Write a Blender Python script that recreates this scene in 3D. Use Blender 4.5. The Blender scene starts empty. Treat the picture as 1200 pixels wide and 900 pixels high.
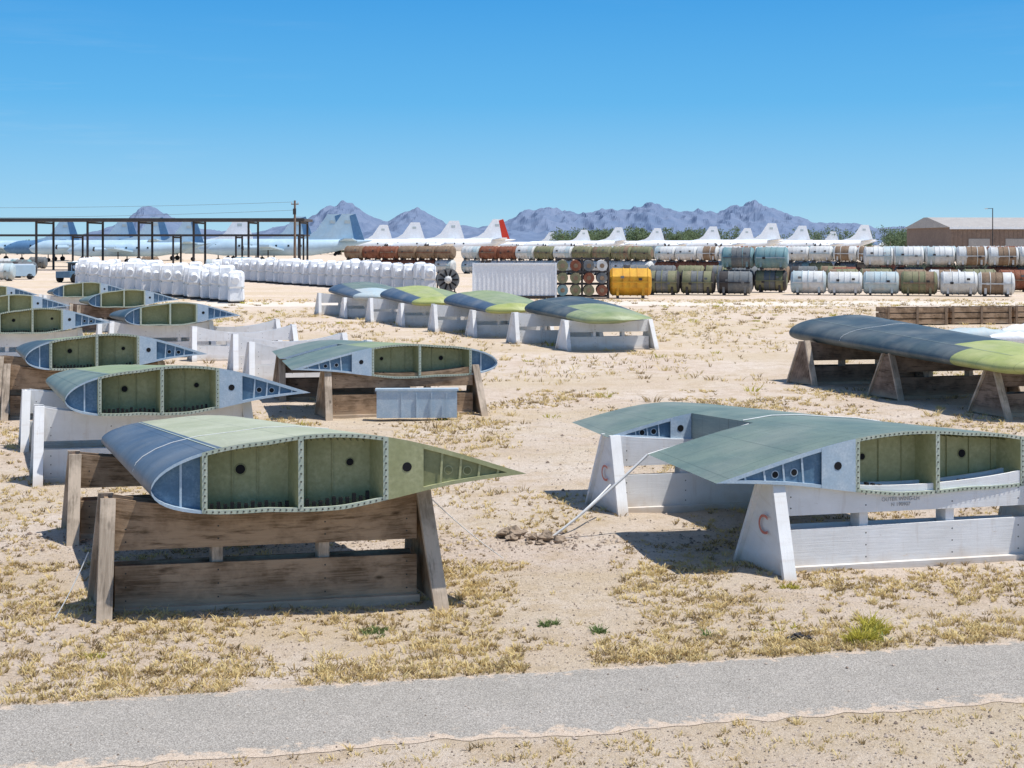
import bpy, math, random
import numpy as np
from mathutils import Vector, Matrix, noise
random.seed(7)
scene=bpy.context.scene
V=Vector
# ------------------------------------------------------------ materials
def new_mat(name):
    m=bpy.data.materials.new(name); m.use_nodes=True
    nt=m.node_tree; b=nt.nodes['Principled BSDF']
    return m,nt,b
def c4(c): return (c[0],c[1],c[2],1)
def mixc(nt,fac,a,b,blend='MIX'):
    n=nt.nodes.new('ShaderNodeMix'); n.data_type='RGBA'; n.blend_type=blend
    for s,v in ((0,fac),(6,a),(7,b)):
        if isinstance(v,bpy.types.NodeSocket): nt.links.new(v,n.inputs[s])
        elif s==0: n.inputs[0].default_value=v
        else: n.inputs[s].default_value=c4(v)
    return n.outputs[2]
def ramp(nt,sock,lo,hi):
    n=nt.nodes.new('ShaderNodeMapRange'); nt.links.new(sock,n.inputs[0])
    n.inputs[1].default_value=lo; n.inputs[2].default_value=hi
    return n.outputs[0]
def noise_tex(nt,vec,scale,detail=5,rough=.6,mapscale=None):
    if mapscale:
        mp=nt.nodes.new('ShaderNodeMapping'); mp.inputs['Scale'].default_value=mapscale
        nt.links.new(vec,mp.inputs[0]); vec=mp.outputs[0]
    n=nt.nodes.new('ShaderNodeTexNoise'); nt.links.new(vec,n.inputs['Vector'])
    n.inputs['Scale'].default_value=scale; n.inputs['Detail'].default_value=detail; n.inputs['Roughness'].default_value=rough
    return n.outputs[0]
def coord(nt,k='Object'):
    return nt.nodes.new('ShaderNodeTexCoord').outputs[k]
def bump(nt,b,h,strength,dist=.02):
    n=nt.nodes.new('ShaderNodeBump'); n.inputs['Strength'].default_value=strength; n.inputs['Distance'].default_value=dist
    nt.links.new(h,n.inputs['Height']); nt.links.new(n.outputs[0],b.inputs['Normal'])
def math1(nt,op,a,b=None,cc=None):
    n=nt.nodes.new('ShaderNodeMath'); n.operation=op
    for i,v in enumerate((a,b,cc)):
        if v is None: continue
        if isinstance(v,bpy.types.NodeSocket): nt.links.new(v,n.inputs[i])
        else: n.inputs[i].default_value=v
    return n.outputs[0]
def plain(name,c,c2=None,rough=.7,scale=4,metal=0,bmp=.0,lo=.4,hi=.65,spec=.3):
    m,nt,b=new_mat(name)
    b.inputs['Roughness'].default_value=rough; b.inputs['Metallic'].default_value=metal
    b.inputs['Specular IOR Level'].default_value=spec
    if c2 is None: c2=[x*.75 for x in c]
    co=coord(nt)
    n=noise_tex(nt,co,scale,4,.65)
    o=mixc(nt,ramp(nt,n,lo,hi),c,c2)
    n3=noise_tex(nt,co,scale*7,3,.7)
    o=mixc(nt,ramp(nt,n3,.3,.75),o,[x*.82 for x in c])
    nt.links.new(o,b.inputs['Base Color'])
    if bmp: bump(nt,b,n3,bmp)
    return m
def skin(name,c,c2,seam=.55):
    """painted aluminium skin: uv in metres (u chord, v span)"""
    m,nt,b=new_mat(name)
    b.inputs['Roughness'].default_value=.5; b.inputs['Specular IOR Level'].default_value=.4
    uv=coord(nt,'UV')
    n=noise_tex(nt,uv,1.3,6,.65)
    o=mixc(nt,ramp(nt,n,.38,.66),c,c2)
    st=noise_tex(nt,uv,2.5,5,.7,(6,.6,1))
    o=mixc(nt,math1(nt,'MULTIPLY',ramp(nt,st,.55,.8),.6),o,[min(1,x*1.5+.06) for x in c])
    s3=noise_tex(nt,uv,9,5,.75)
    o=mixc(nt,math1(nt,'MULTIPLY',ramp(nt,s3,.58,.72),.4),o,[x*.55 for x in c])
    dust=noise_tex(nt,uv,.7,4,.6)
    o=mixc(nt,math1(nt,'MULTIPLY',ramp(nt,dust,.45,.7),.25),o,(.42,.40,.34))
    sp=nt.nodes.new('ShaderNodeSeparateXYZ'); nt.links.new(uv,sp.inputs[0])
    def line(s,period,w):
        f=math1(nt,'FRACT',math1(nt,'DIVIDE',s,period))
        d=math1(nt,'ABSOLUTE',math1(nt,'SUBTRACT',f,.5))
        return math1(nt,'LESS_THAN',d,w/period/2)
    l=math1(nt,'MAXIMUM',line(sp.outputs[1],1.24,.013),line(sp.outputs[0],.83,.012))
    ru=math1(nt,'LESS_THAN',math1(nt,'ABSOLUTE',math1(nt,'SUBTRACT',math1(nt,'FRACT',math1(nt,'DIVIDE',sp.outputs[0],.045)),.5)),.2)
    rv=line(sp.outputs[1],.31,.012)
    l2=math1(nt,'MULTIPLY',math1(nt,'MULTIPLY',ru,rv),.4)
    l=math1(nt,'MAXIMUM',math1(nt,'MULTIPLY',l,.45),l2)
    o=mixc(nt,l,o,[x*seam*.5 for x in c])
    nt.links.new(o,b.inputs['Base Color'])
    bump(nt,b,n,.14,.06)
    return m
def wood(name,c,c2,paint=None,pl=.35,ph=.5):
    m,nt,b=new_mat(name)
    b.inputs['Roughness'].default_value=.85; b.inputs['Specular IOR Level'].default_value=.15
    uv=coord(nt,'UV'); ob=coord(nt)
    g=noise_tex(nt,uv,3,7,.75,(.6,16,1))
    o=mixc(nt,ramp(nt,g,.36,.62),c,c2)
    k=noise_tex(nt,uv,1.6,5,.65)
    o=mixc(nt,math1(nt,'MULTIPLY',ramp(nt,k,.43,.58),.75),o,[x*1.5 for x in c2])
    g2=noise_tex(nt,uv,2,5,.7,(1,7,1))
    o=mixc(nt,math1(nt,'MULTIPLY',ramp(nt,g2,.52,.68),.8),o,[x*.6 for x in c])
    kn=nt.nodes.new('ShaderNodeTexVoronoi'); kn.inputs['Scale'].default_value=2.2; mp=nt.nodes.new('ShaderNodeMapping'); mp.inputs['Scale'].default_value=(1,2.2,1)
    nt.links.new(uv,mp.inputs[0]); nt.links.new(mp.outputs[0],kn.inputs['Vector'])
    o=mixc(nt,math1(nt,'MULTIPLY',ramp(nt,kn.outputs[0],.13,.04),.8),o,[x*.4 for x in c])
    if paint:
        pn=noise_tex(nt,uv,3.5,8,.78,(.8,2.6,1))
        o2=mixc(nt,ramp(nt,k,.35,.7),paint,[paint[0]*.86,paint[1]*.85,paint[2]*.83])
        st=noise_tex(nt,uv,2,4,.6,(5,.5,1))
        o2=mixc(nt,math1(nt,'MULTIPLY',ramp(nt,st,.55,.75),.3),o2,(.45,.36,.27))
        o=mixc(nt,ramp(nt,pn,pl,ph),o,o2)
    sp=nt.nodes.new('ShaderNodeSeparateXYZ'); nt.links.new(ob,sp.inputs[0])
    dz=math1(nt,'ADD',sp.outputs[2],math1(nt,'MULTIPLY',math1(nt,'SUBTRACT',k,.5),.5))
    o=mixc(nt,math1(nt,'MULTIPLY',ramp(nt,dz,.18,.0),.7),o,(.50,.39,.28))
    nt.links.new(o,b.inputs['Base Color'])
    bump(nt,b,g,.4,.01)
    return m
M={}
M['wood']=wood('weathered_plywood',(.14,.085,.045),(.35,.245,.16))
M['wooddark']=wood('dark_plywood',(.09,.06,.04),(.22,.16,.12))
M['woodpost']=wood('grey_lumber',(.24,.19,.14),(.44,.36,.28))
M['white']=wood('white_painted_plywood',(.42,.36,.3),(.55,.48,.42),(.86,.86,.855),.30,.38)
M['boot']=skin('leading_edge_blue_grey',(.055,.09,.14),(.085,.125,.18))
M['top_pale']=skin('faded_olive_skin',(.37,.385,.24),(.48,.485,.34))
M['top_green']=skin('green_skin',(.21,.27,.12),(.33,.37,.19))
M['top_slate']=skin('slate_green_skin',(.115,.165,.14),(.185,.235,.185))
M['top_dark']=skin('dark_blue_skin',(.038,.062,.078),(.065,.095,.105))
M['top_lime']=skin('yellow_green_skin',(.31,.36,.10),(.44,.46,.17))
M['under']=skin('under_skin',(.30,.36,.33),(.2,.26,.25))
M['flange']=plain('pale_green_flange',(.46,.52,.41),(.60,.63,.54),.5,6)
M['zinc']=plain('olive_primer',(.36,.37,.19),(.47,.47,.27),.55,3)
M['zincm']=plain('olive_primer_mid',(.24,.25,.12),(.30,.31,.16),.55,3)
M['zincd']=plain('olive_primer_dark',(.15,.16,.07),(.20,.21,.10),.6,5)
M['bluerib']=plain('light_blue_rib',(.42,.54,.64),(.58,.66,.72),.5,6)
M['bluedark']=plain('blue_web',(.09,.18,.28),(.18,.29,.40),.5,5)
M['black']=plain('black_parts_hole_shade',(.012,.012,.014),None,.8)  # black parts, and the painted shade inside rib holes
M['bolt']=plain('bolt_steel',(.07,.07,.06),None,.5,20)
M['stencil']=plain('faded_stencil_paint',(.34,.33,.32),(.6,.6,.6),.9,30)
M['strap']=plain('white_strap',(.78,.78,.76),(.65,.65,.63),.8,9)
M['plasticw']=plain('white_shrink_wrap',(.86,.87,.88),(.76,.78,.80),.55,1.5,bmp=.6)
M['acw']=plain('white_aircraft_paint',(.86,.88,.90),(.78,.81,.84),.5,.3)
M['acb']=plain('blue_grey_aircraft_paint',(.50,.65,.75),(.36,.52,.64),.5,.2)
M['acd']=plain('dark_blue_aircraft_paint',(.09,.20,.36),(.13,.27,.44),.5,.3)
M['red']=plain('red_paint',(.6,.04,.02),(.5,.06,.03),.6,2)
M['redf']=plain('faded_red_paint',(.60,.20,.15),(.7,.36,.32),.8,12)
M['rust']=plain('rusted_steel',(.22,.075,.042),(.33,.17,.11),.85,1.5)
M['brown']=plain('brown_weathered_paint',(.22,.15,.10),(.35,.26,.18),.85,1.5)
M['cwhite']=plain('white_container_paint',(.66,.67,.66),(.42,.36,.30),.6,1.2,lo=.48,hi=.72)
M['cteal']=plain('teal_container_paint',(.16,.30,.33),(.28,.33,.31),.6,1.2)
M['colive']=plain('olive_container_paint',(.19,.20,.11),(.31,.26,.17),.7,1.2)
M['cgrey']=plain('grey_container_paint',(.13,.15,.165),(.28,.26,.23),.7,1.2)
M['corange']=plain('orange_container_paint',(.76,.42,.04),(.52,.23,.03),.6,1.4)
M['csky']=plain('pale_blue_container_paint',(.44,.55,.59),(.52,.48,.42),.6,1.2)
M['steel']=plain('dark_steel',(.05,.045,.045),(.08,.07,.065),.7,1)
M['canopy']=plain('canopy_brown_grey',(.09,.075,.07),(.14,.12,.11),.7,.4)
M['roof']=plain('roof_sheet',(.42,.39,.36),(.5,.47,.43),.6,.5)
M['wall']=plain('tan_brown_wall',(.25,.18,.14),(.30,.22,.17),.8,.3)
M['glass']=plain('dark_glass',(.02,.03,.04),None,.15)
M['tire']=plain('tire_rubber',(.02,.02,.02),None,.9)
M['dirt']=plain('dirt_clod',(.32,.24,.17),(.47,.37,.28),.95,8,bmp=.6)
# ------------------------------------------------------------ mesh builder
class MB:
    def __init__(s): s.v=[];s.f=[];s.m=[];s.uv=[];s.sm=[];s.mats=[]
    def mi(s,m):
        if m not in s.mats: s.mats.append(m)
        return s.mats.index(m)
    def poly(s,pts,mat,uv=None,smooth=False):
        i=len(s.v); s.v+= [tuple(p) for p in pts]; s.f.append(tuple(range(i,i+len(pts)))); s.m.append(s.mi(mat)); s.sm.append(smooth)
        if uv is None:
            p=[V(q) for q in pts]
            e1=p[1]-p[0]; e2=p[-1]-p[0]
            if e1.length<e2.length: e1,e2=e2,e1
            a=e1.normalized() if e1.length>1e-9 else V((1,0,0))
            b_=e2-a*e2.dot(a); b_=b_.normalized() if b_.length>1e-9 else V((0,0,1))
            off=(p[0].x*.37+p[0].y*.53)
            uv=[((q-p[0]).dot(a)+off,(q-p[0]).dot(b_)+p[0].z+off*.3) for q in p]
        s.uv.append(uv)
    def grid(s,P,mat,smooth=True,UV=None,closed=False):
        i0=len(s.v); R=len(P); C=len(P[0])
        for r in P: s.v+=[tuple(p) for p in r]
        for r in range(R-1):
            for c in range(C if closed else C-1):
                c2=(c+1)%C
                s.f.append((i0+r*C+c,i0+r*C+c2,i0+(r+1)*C+c2,i0+(r+1)*C+c))
                mm=mat(r,c) if callable(mat) else mat
                s.m.append(s.mi(mm)); s.sm.append(smooth)
                if UV: s.uv.append([UV[r][c],UV[r][c2],UV[r+1][c2],UV[r+1][c]])
                else: s.uv.append([(c*.3,r*.3),(c*.3+.3,r*.3),(c*.3+.3,r*.3+.3),(c*.3,r*.3+.3)])
    def hexa(s,b,t,mat):
        b=[V(p) for p in b]; t=[V(p) for p in t]
        s.poly(b[::-1],mat); s.poly(t,mat)
        for k in range(4):
            j=(k+1)%4; s.poly([b[k],b[j],t[j],t[k]],mat)
    def box(s,c,sz,mat,ang=0):
        c=V(c); ca,sa=math.cos(ang),math.sin(ang)
        def q(x,y,z): return c+V((x*ca-y*sa,x*sa+y*ca,z))
        x,y,z=[k/2 for k in sz]
        s.hexa([q(-x,-y,-z),q(x,-y,-z),q(x,y,-z),q(-x,y,-z)],[q(-x,-y,z),q(x,-y,z),q(x,y,z),q(-x,y,z)],mat)
    def beam(s,p0,p1,w,h,mat,side=None):
        p0=V(p0);p1=V(p1);d=(p1-p0).normalized()
        side=V(side) if side is not None else d.cross(V((0,0,1)))
        if side.length<1e-5: side=V((1,0,0))
        side=(side-d*side.dot(d)).normalized(); up=side.cross(d)
        a=side*w/2;b=up*h/2
        s.hexa([p0-a-b,p0+a-b,p0+a+b,p0-a+b],[p1-a-b,p1+a-b,p1+a+b,p1-a+b],mat)
    def cyl(s,p0,p1,r0,r1,n,mat,caps=True,smooth=True):
        p0=V(p0);p1=V(p1);d=(p1-p0).normalized()
        a=d.orthogonal().normalized();b=d.cross(a)
        A=[p0+(a*math.cos(2*math.pi*k/n)+b*math.sin(2*math.pi*k/n))*r0 for k in range(n)]
        B=[p1+(a*math.cos(2*math.pi*k/n)+b*math.sin(2*math.pi*k/n))*r1 for k in range(n)]
        s.grid([A,B],mat,smooth,closed=True)
        if caps:
            s.poly(A[::-1],mat); s.poly(B,mat)
    def disc(s,c,ax,ay,r,mat,n=14):
        s.poly([V(c)+ax*math.cos(2*math.pi*k/n)*r+ay*math.sin(2*math.pi*k/n)*r for k in range(n)],mat)
    def mesh(s,name):
        me=bpy.data.meshes.new(name); me.from_pydata(s.v,[],s.f)
        for m in s.mats: me.materials.append(m)
        me.polygons.foreach_set('material_index',s.m); me.polygons.foreach_set('use_smooth',s.sm)
        ul=me.uv_layers.new(name='UVMap'); flat=[]
        for u in s.uv:
            for a in u: flat+= [a[0],a[1]]
        ul.data.foreach_set('uv',flat); me.update(); return me
    def build(s,name,loc=(0,0,0),rot=0,parent=None):
        return place(s.mesh(name+'_mesh'),name,loc,rot,parent)
def place(me,name,loc=(0,0,0),rot=0,parent=None,scale=1):
    o=bpy.data.objects.new(name,me); scene.collection.objects.link(o)
    o.location=loc; o.rotation_euler=(0,0,rot); o.scale=(scale,)*3
    if parent: o.parent=parent
    return o
# ------------------------------------------------------------ ground
def edge_far(x): return 11.477+.208*x
def edge_near(x): return 9.99+.2*x
def gz(x,y):
    if y>45 or abs(x)>40: return 0.
    a=.05*noise.noise(V((x*.45,y*.45,3)))+.028*noise.noise(V((x*1.7,y*1.7,8)))
    if edge_near(x)-.1<y<edge_far(x)+.1: d=0
    else: d=min(1,(edge_near(x)-.1-y)/.8) if y<edge_near(x) else min(1,(y-edge_far(x)-.1)/.8)
    d*=max(0,min(1,(45-y)/10,(40-abs(x))/8))
    return a*d-.004*d
ys=list(np.arange(6,46,.2)); st=.2
while ys[-1]<22000: st*=1.2; ys.append(ys[-1]+st)
ys=[-12000,-2000,-300,-50,-10,0,3]+ys
xs=list(np.arange(0,18,.2)); st=.2
while xs[-1]<16000: st*=1.2; xs.append(xs[-1]+st)
xs=[-x for x in xs[:0:-1]]+xs
verts=[(x,y,gz(x,y)) for y in ys for x in xs]; nx=len(xs)
faces=[(r*nx+c,r*nx+c+1,(r+1)*nx+c+1,(r+1)*nx+c) for r in range(len(ys)-1) for c in range(nx-1)]
me=bpy.data.meshes.new('ground'); me.from_pydata(verts,[],faces); me.polygons.foreach_set('use_smooth',[True]*len(faces)); me.update()
m,nt,b=new_mat('desert_ground'); b.inputs['Roughness'].default_value=.95; b.inputs['Specular IOR Level'].default_value=.1
co=coord(nt)
n1=noise_tex(nt,co,.35,5,.6); n2=noise_tex(nt,co,1.6,7,.72); n3=noise_tex(nt,co,14,6,.75); n4=noise_tex(nt,co,60,3,.8)
n5=noise_tex(nt,co,.06,5,.65,(1,2.2,1)); n6=noise_tex(nt,co,5,6,.75)
o=mixc(nt,ramp(nt,n1,.38,.62),(.685,.555,.45),(.75,.64,.535))
o=mixc(nt,math1(nt,'MULTIPLY',ramp(nt,n2,.47,.63),.75),o,(.585,.445,.30))
o=mixc(nt,math1(nt,'MULTIPLY',ramp(nt,n5,.45,.59),.55),o,(.61,.48,.30))
o=mixc(nt,math1(nt,'MULTIPLY',ramp(nt,n6,.53,.67),.55),o,(.49,.37,.24))
o=mixc(nt,math1(nt,'MULTIPLY',ramp(nt,n3,.53,.67),.65),o,(.38,.28,.18))
o=mixc(nt,math1(nt,'MULTIPLY',ramp(nt,n4,.55,.72),.68),o,(.27,.20,.14))
o=mixc(nt,math1(nt,'MULTIPLY',ramp(nt,n4,.45,.25),.6),o,(.87,.80,.72))
nt.links.new(o,b.inputs['Base Color'])
hh=math1(nt,'ADD',math1(nt,'MULTIPLY',n3,1.0),math1(nt,'MULTIPLY',n4,.4)); bump(nt,b,hh,.9,.055)
me.materials.append(m); ground=place(me,'ground')
mb=MB();P=[]
for i in range(160):
    x=-60+i*1.1
    P.append([(x,80+.02*x+1.2*noise.noise(V((x*.11,1,0)))+k*2.2+(k==3)*noise.noise(V((x*.2,5,0))),.006) for k in range(4)])
mb.grid(P,plain('pale_dirt',(.76,.67,.57),(.67,.57,.46),.95,.8),True); mb.build('dirt_track')
mb=MB(); P=[];U=[]
for i in range(1400):
    x=-40+i*.06
    j1=.05*noise.noise(V((x*1.1,0,1)))+.05*noise.noise(V((x*6,0,2)))
    j2=.09*noise.noise(V((x*.9,9,1)))+.07*noise.noise(V((x*5,5,2)))
    y0=edge_near(x)+j2;y1=edge_far(x)+j1
    P.append([(x,y0+(y1-y0)*k/4,.004) for k in range(5)]); U.append([(x,k/4) for k in range(5)])
m,nt,b=new_mat('asphalt'); b.inputs['Roughness'].default_value=.9; b.inputs['Specular IOR Level'].default_value=.2
co=coord(nt);uv=coord(nt,'UV')
a1=noise_tex(nt,co,110,2,.8);a2=noise_tex(nt,co,1.5,6,.65);a3=noise_tex(nt,co,7,6,.7)
o=mixc(nt,ramp(nt,a2,.35,.7),(.38,.35,.305),(.46,.42,.37))
o=mixc(nt,ramp(nt,a1,.44,.62),o,(.195,.175,.155)) 
o=mixc(nt,math1(nt,'MULTIPLY',ramp(nt,a1,.44,.3),.8),o,(.73,.68,.61))
o=mixc(nt,math1(nt,'MULTIPLY',ramp(nt,a3,.55,.75),.25),o,(.58,.50,.41))
sp=nt.nodes.new('ShaderNodeSeparateXYZ'); nt.links.new(uv,sp.inputs[0])
d=math1(nt,'ABSOLUTE',math1(nt,'SUBTRACT',sp.outputs[1],.54))
e=math1(nt,'ADD',math1(nt,'MULTIPLY',d,2.0),math1(nt,'MULTIPLY',math1(nt,'SUBTRACT',a3,.5),1.3))
sand=mixc(nt,ramp(nt,a1,.45,.66),(.64,.52,.41),(.34,.26,.19))
o=mixc(nt,ramp(nt,e,.86,1.0),o,sand)
nt.links.new(o,b.inputs['Base Color']); bump(nt,b,a1,.7,.01)
mb.grid(P,m,True,U); mb.build('asphalt_road')
# ------------------------------------------------------------ wings
Z=V((0,0,1))
def thick(c): 
    c=max(0,min(1,c)); t=5*(.2969*math.sqrt(c)-.126*c-.3516*c*c+.2843*c**3-.1036*c**4)
    if c>.3: t*=1+.30*math.sin(math.pi*(c-.3)/.7)
    return t
def wing(name,LE0,TE0,LE1,TE1,T0,T1,mt,te=((0,1),),roundtip=False,detail=True,strapf=(),terib=('bluerib','bluedark'),off=(0,0,0)):
    off=V(off); LE0=V(LE0)+off;TE0=V(TE0)+off;LE1=V(LE1)+off;TE1=V(TE1)+off
    mb=MB(); c1,c2,c3=.13,.38,.62; ch0=(TE0-LE0).length; span=((LE1+TE1)/2-(LE0+TE0)/2).length
    sdir=((LE1+TE1)-(LE0+TE0)).normalized()
    uo=random.uniform(0,9)
    def S(f,c,w):
        L=LE0.lerp(LE1,f);R=TE0.lerp(TE1,f);T=T0+(T1-T0)*f
        ww=w if w>0 else w*(1-.25*max(0,min(1,(c-.5)/.3)))
        return L+(R-L)*c+Z*(.15*4*c*(1-c)*T+ww*thick(c)*T)
    def fd(mm): return mm/span
    K=14; cs=[c3*(1-math.cos(math.pi/2*k/K)) for k in range(K+1)]
    per=[(c,1) for c in cs[::-1]]+[(c,-1) for c in cs[1:]]
    F=[k/12 for k in range(13)]
    def mfn(r,i):
        c=(per[i][0]+per[i+1][0])/2
        if c<.16: return mt['le'] if F[r]<mt.get('lecut',2) else mt['tip']
        if per[i][1]<0: return mt['under']
        return mt['top'] if F[r]<mt.get('cut',2) else mt['tip']
    mb.grid([[S(f,c,w) for c,w in per] for f in F],mfn,True,[[(c*ch0*(1 if w>0 else -1)+uo*.83,f*span+uo*.62) for c,w in per] for f in F])
    mb.grid([[S(f,c3-.002,w) for w in (-1,-.5,0,.5,1)] for f in F],mt['under'],False)
    cl=.165
    mb.grid([[S(f,cl,1)+Z*.004,S(f,cl+.004,1)+Z*.004] for f in F],M['flange'] if mt.get('tape') else mt['under'],False)
    def inset(c,mgn,f=0):
        h=thick(c)*(T0+(T1-T0)*f); return max(0,1-mgn/max(h,1e-4))
    def terib_at(f0):
        p,d=M[terib[0]],M[terib[1]]
        n=14; cc=[c3+(1-c3)*k/n for k in range(n+1)]
        # web set back behind the rim, with raised stiffeners and painted-on lightening-hole shade
        mb.grid([[S(f0+fd(.035),c,w*inset(c,.004,f0)) for w in (-1,1)] for c in cc],d,False)
        for sg in (1,-1):
            mb.grid([[S(f0,c,sg),S(f0,c,sg*inset(c,.045,f0))] for c in cc],p,False)
            mb.grid([[S(f0,c,sg*inset(c,.045,f0)),S(f0+fd(.035),c,sg*inset(c,.045,f0))] for c in cc],p,False)
        ce=c3+.095
        mb.poly([S(f0-fd(.003),c3,-1),S(f0-fd(.003),ce,-1),S(f0-fd(.003),ce,1),S(f0-fd(.003),c3,1)],p)
        cd=(TE0-LE0).normalized()
        ctr=S(f0-fd(.006),c3+.05,.1); mb.disc(ctr,cd,Z,.045,M['black'])  # flat black disc, painted as the shade inside a hole
        c=ce+.045; k=0
        while c<.93:
            w=.022/ch0
            mb.poly([S(f0+fd(.012),c,-.96),S(f0+fd(.012),c+w,-.96),S(f0+fd(.012),c+.006+w,.96),S(f0+fd(.012),c+.006,.96)],p)
            if detail and c<.86:
                hh_=thick(c+.025)*T0; r_=min(.035,hh_*.32); q=S(f0+fd(.028),c+.027,.0)
                mb.disc(q,cd,Z,r_*1.3,p,12); mb.disc(q-sdir*.003,cd,Z,r_,M['zincd'] if terib[0]!='bluerib' else M['black'],12)  # inner dark disc paints the shade of the lightening hole
            k+=1; c+=.052
    for fa,fb in te:
        n=10; cc=[c3+(1-c3)*math.sin(math.pi/2*k/n) for k in range(n+1)]
        FF=[fa+(fb-fa)*k/6 for k in range(7)]
        for sg in (1,-1):
            tm=mt['te'] if sg>0 else mt['under']
            if sg>0 and roundtip: tm=lambda r,c,FF=FF:(mt['te'] if FF[r]<mt.get('cut',2) else mt['tip'])
            mb.grid([[S(f,c,sg) for c in cc] for f in FF],tm,True,[[(c*ch0+uo*.83,f*span+uo*.62) for c in cc] for f in FF])
        terib_at(fa)
        if not(roundtip and fb>=1): 
            mb.grid([[S(fb,c,w) for w in (-1,1)] for c in cc],M['bluerib'],False)
    cd=(TE0-LE0).normalized(); fl=M['flange']; dep=fd(.34)
    n=22; cc=[c1+(c3-c1)*k/n for k in range(n+1)]
    for sg in (1,-1):
        mb.grid([[S(0,c,sg),S(0,c,sg*inset(c,.04))] for c in cc],fl,False)
        mb.grid([[S(0,c,sg*inset(c,.04)),S(fd(.03),c,sg*inset(c,.04))] for c in cc],fl,False)
        mb.grid([[S(fd(.03),c,sg*inset(c,.04)),S(fd(.03),c,sg*inset(c,.008))] for c in cc],fl,False)
        mb.grid([[S(fd(.03),c,sg*inset(c,.008)),S(dep,c,sg*inset(c,.008))] for c in cc],M['zinc'],False)
    mb.grid([[S(dep,c,w*.985) for w in (-1,0,1)] for c in cc],M['zinc'],False)
    sw=.05/ch0
    for c in (c1,c2,c3-sw):
        f0=-fd(.004)
        mb.poly([S(f0,c,-.97),S(f0,c+sw,-.97),S(f0,c+sw,.97),S(f0,c,.97)],fl)
        for cx in (c,c+sw):
            mb.poly([S(f0,cx,-.97),S(dep,cx,-.97),S(dep,cx,.97),S(f0,cx,.97)],M['zinc'])
    ns=[c1*(1-math.cos(math.pi/2*k/8)) for k in range(9)]
    mb.grid([[S(fd(.09),c,w*.98) for w in (-1,1)] for c in ns],M['bluedark'],False)
    for sg in (1,-1):
        mb.grid([[S(.0,c,sg),S(.0,c,sg*inset(c,.03))] for c in ns],M['bluerib'],False)
        mb.grid([[S(.0,c,sg*inset(c,.03)),S(fd(.09),c,sg*inset(c,.03))] for c in ns],M['bluerib'],False)
    c=.075
    mb.poly([S(fd(.05),c,-.9),S(fd(.05),c+.006,-.9),S(fd(.05),c+.006,.9),S(fd(.05),c,.9)],M['bluerib'])
    if detail:
        for c,r in ((.25,.045),(.55,.035)):
            ctr=S(dep-fd(.004),c,.15); mb.disc(ctr,cd,Z,r*1.35,M['zincm']); mb.disc(ctr-sdir*.004,cd,Z,r,M['black'])  # black disc on the plate paints the dark of an opening
        for c in np.linspace(c1+.03,c3-.05,7):
            if abs(c-c2)<.03 or abs(c-.25)<.02 or abs(c-.55)<.02: continue
            mb.beam(S(dep-fd(.012),c,-.95),S(dep-fd(.012),c,.95),.010,.010,M['zinc'],cd)
        for c in np.arange(c1+.03,c3-.03,.018):
            if c2-.012<c<c2+sw+.004: continue
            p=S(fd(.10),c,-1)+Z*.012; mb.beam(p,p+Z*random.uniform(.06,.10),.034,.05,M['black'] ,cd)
            p=S(fd(.2),c,1)-Z*.012; mb.beam(p,p-Z*.05,.012,.2,M['zincd'],cd)
        def bolt(p):
            mb.cyl(p,p-sdir*.008,.0085,.0085,6,M['bolt'],True,False)
        for sg in (1,-1):
            for c in np.arange(c1+.012,c3-.008,.056/ch0):
                bolt(S(0,c,sg*inset(c,.020)))
        for c in (c1,c2,c3-sw):
            for w in np.linspace(-.84,.84,9): bolt(S(-fd(.004),c+sw/2,w))
    full=[(c,1) for c in [ (1+math.cos(math.pi*k/20))/2 for k in range(21)]]+[(c,-1) for c in [(1-math.cos(math.pi*k/20))/2 for k in range(1,20)]]
    if roundtip:
        Pn=[];Un=[]
        for k in range(9):
            t=k/8; s=math.sqrt(max(0,1-t*t)); L=LE1;R=TE1;Mi=L.lerp(R,.5)
            row=[]
            for c,w in full:
                ww=w if w>0 else w*(1-.25*max(0,min(1,(c-.5)/.3)))
                p=L+(R-L)*c; p=Mi+(p-Mi)*max(s,.02)+sdir*(.62*t)
                row.append(p+Z*((.15*4*c*(1-c)+ww*thick(c))*T1*max(s,.02)))
            Pn.append(row);Un.append([(c*ch0,span+t) for c,w in full])
        mb.grid(Pn,mt['tip'],True,Un,closed=True)
    else:
        cc=[(1-math.cos(math.pi*k/12))/2*c3 for k in range(13)]
        mb.grid([[S(1,c,w) for w in (-1,1)] for c in cc],mt['under'],False)
    for f in strapf:
        pts=[S(f+.012*math.sin(7*c),c,1)+Z*.006 for c in [0.0,.01,.03,.07,.12,.2,.3,.4,.5,.6]]
        for a,bb in zip(pts[:-1],pts[1:]): mb.beam(a,bb,.02,.005,M['strap'])
    mb.build(name); return S
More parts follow.
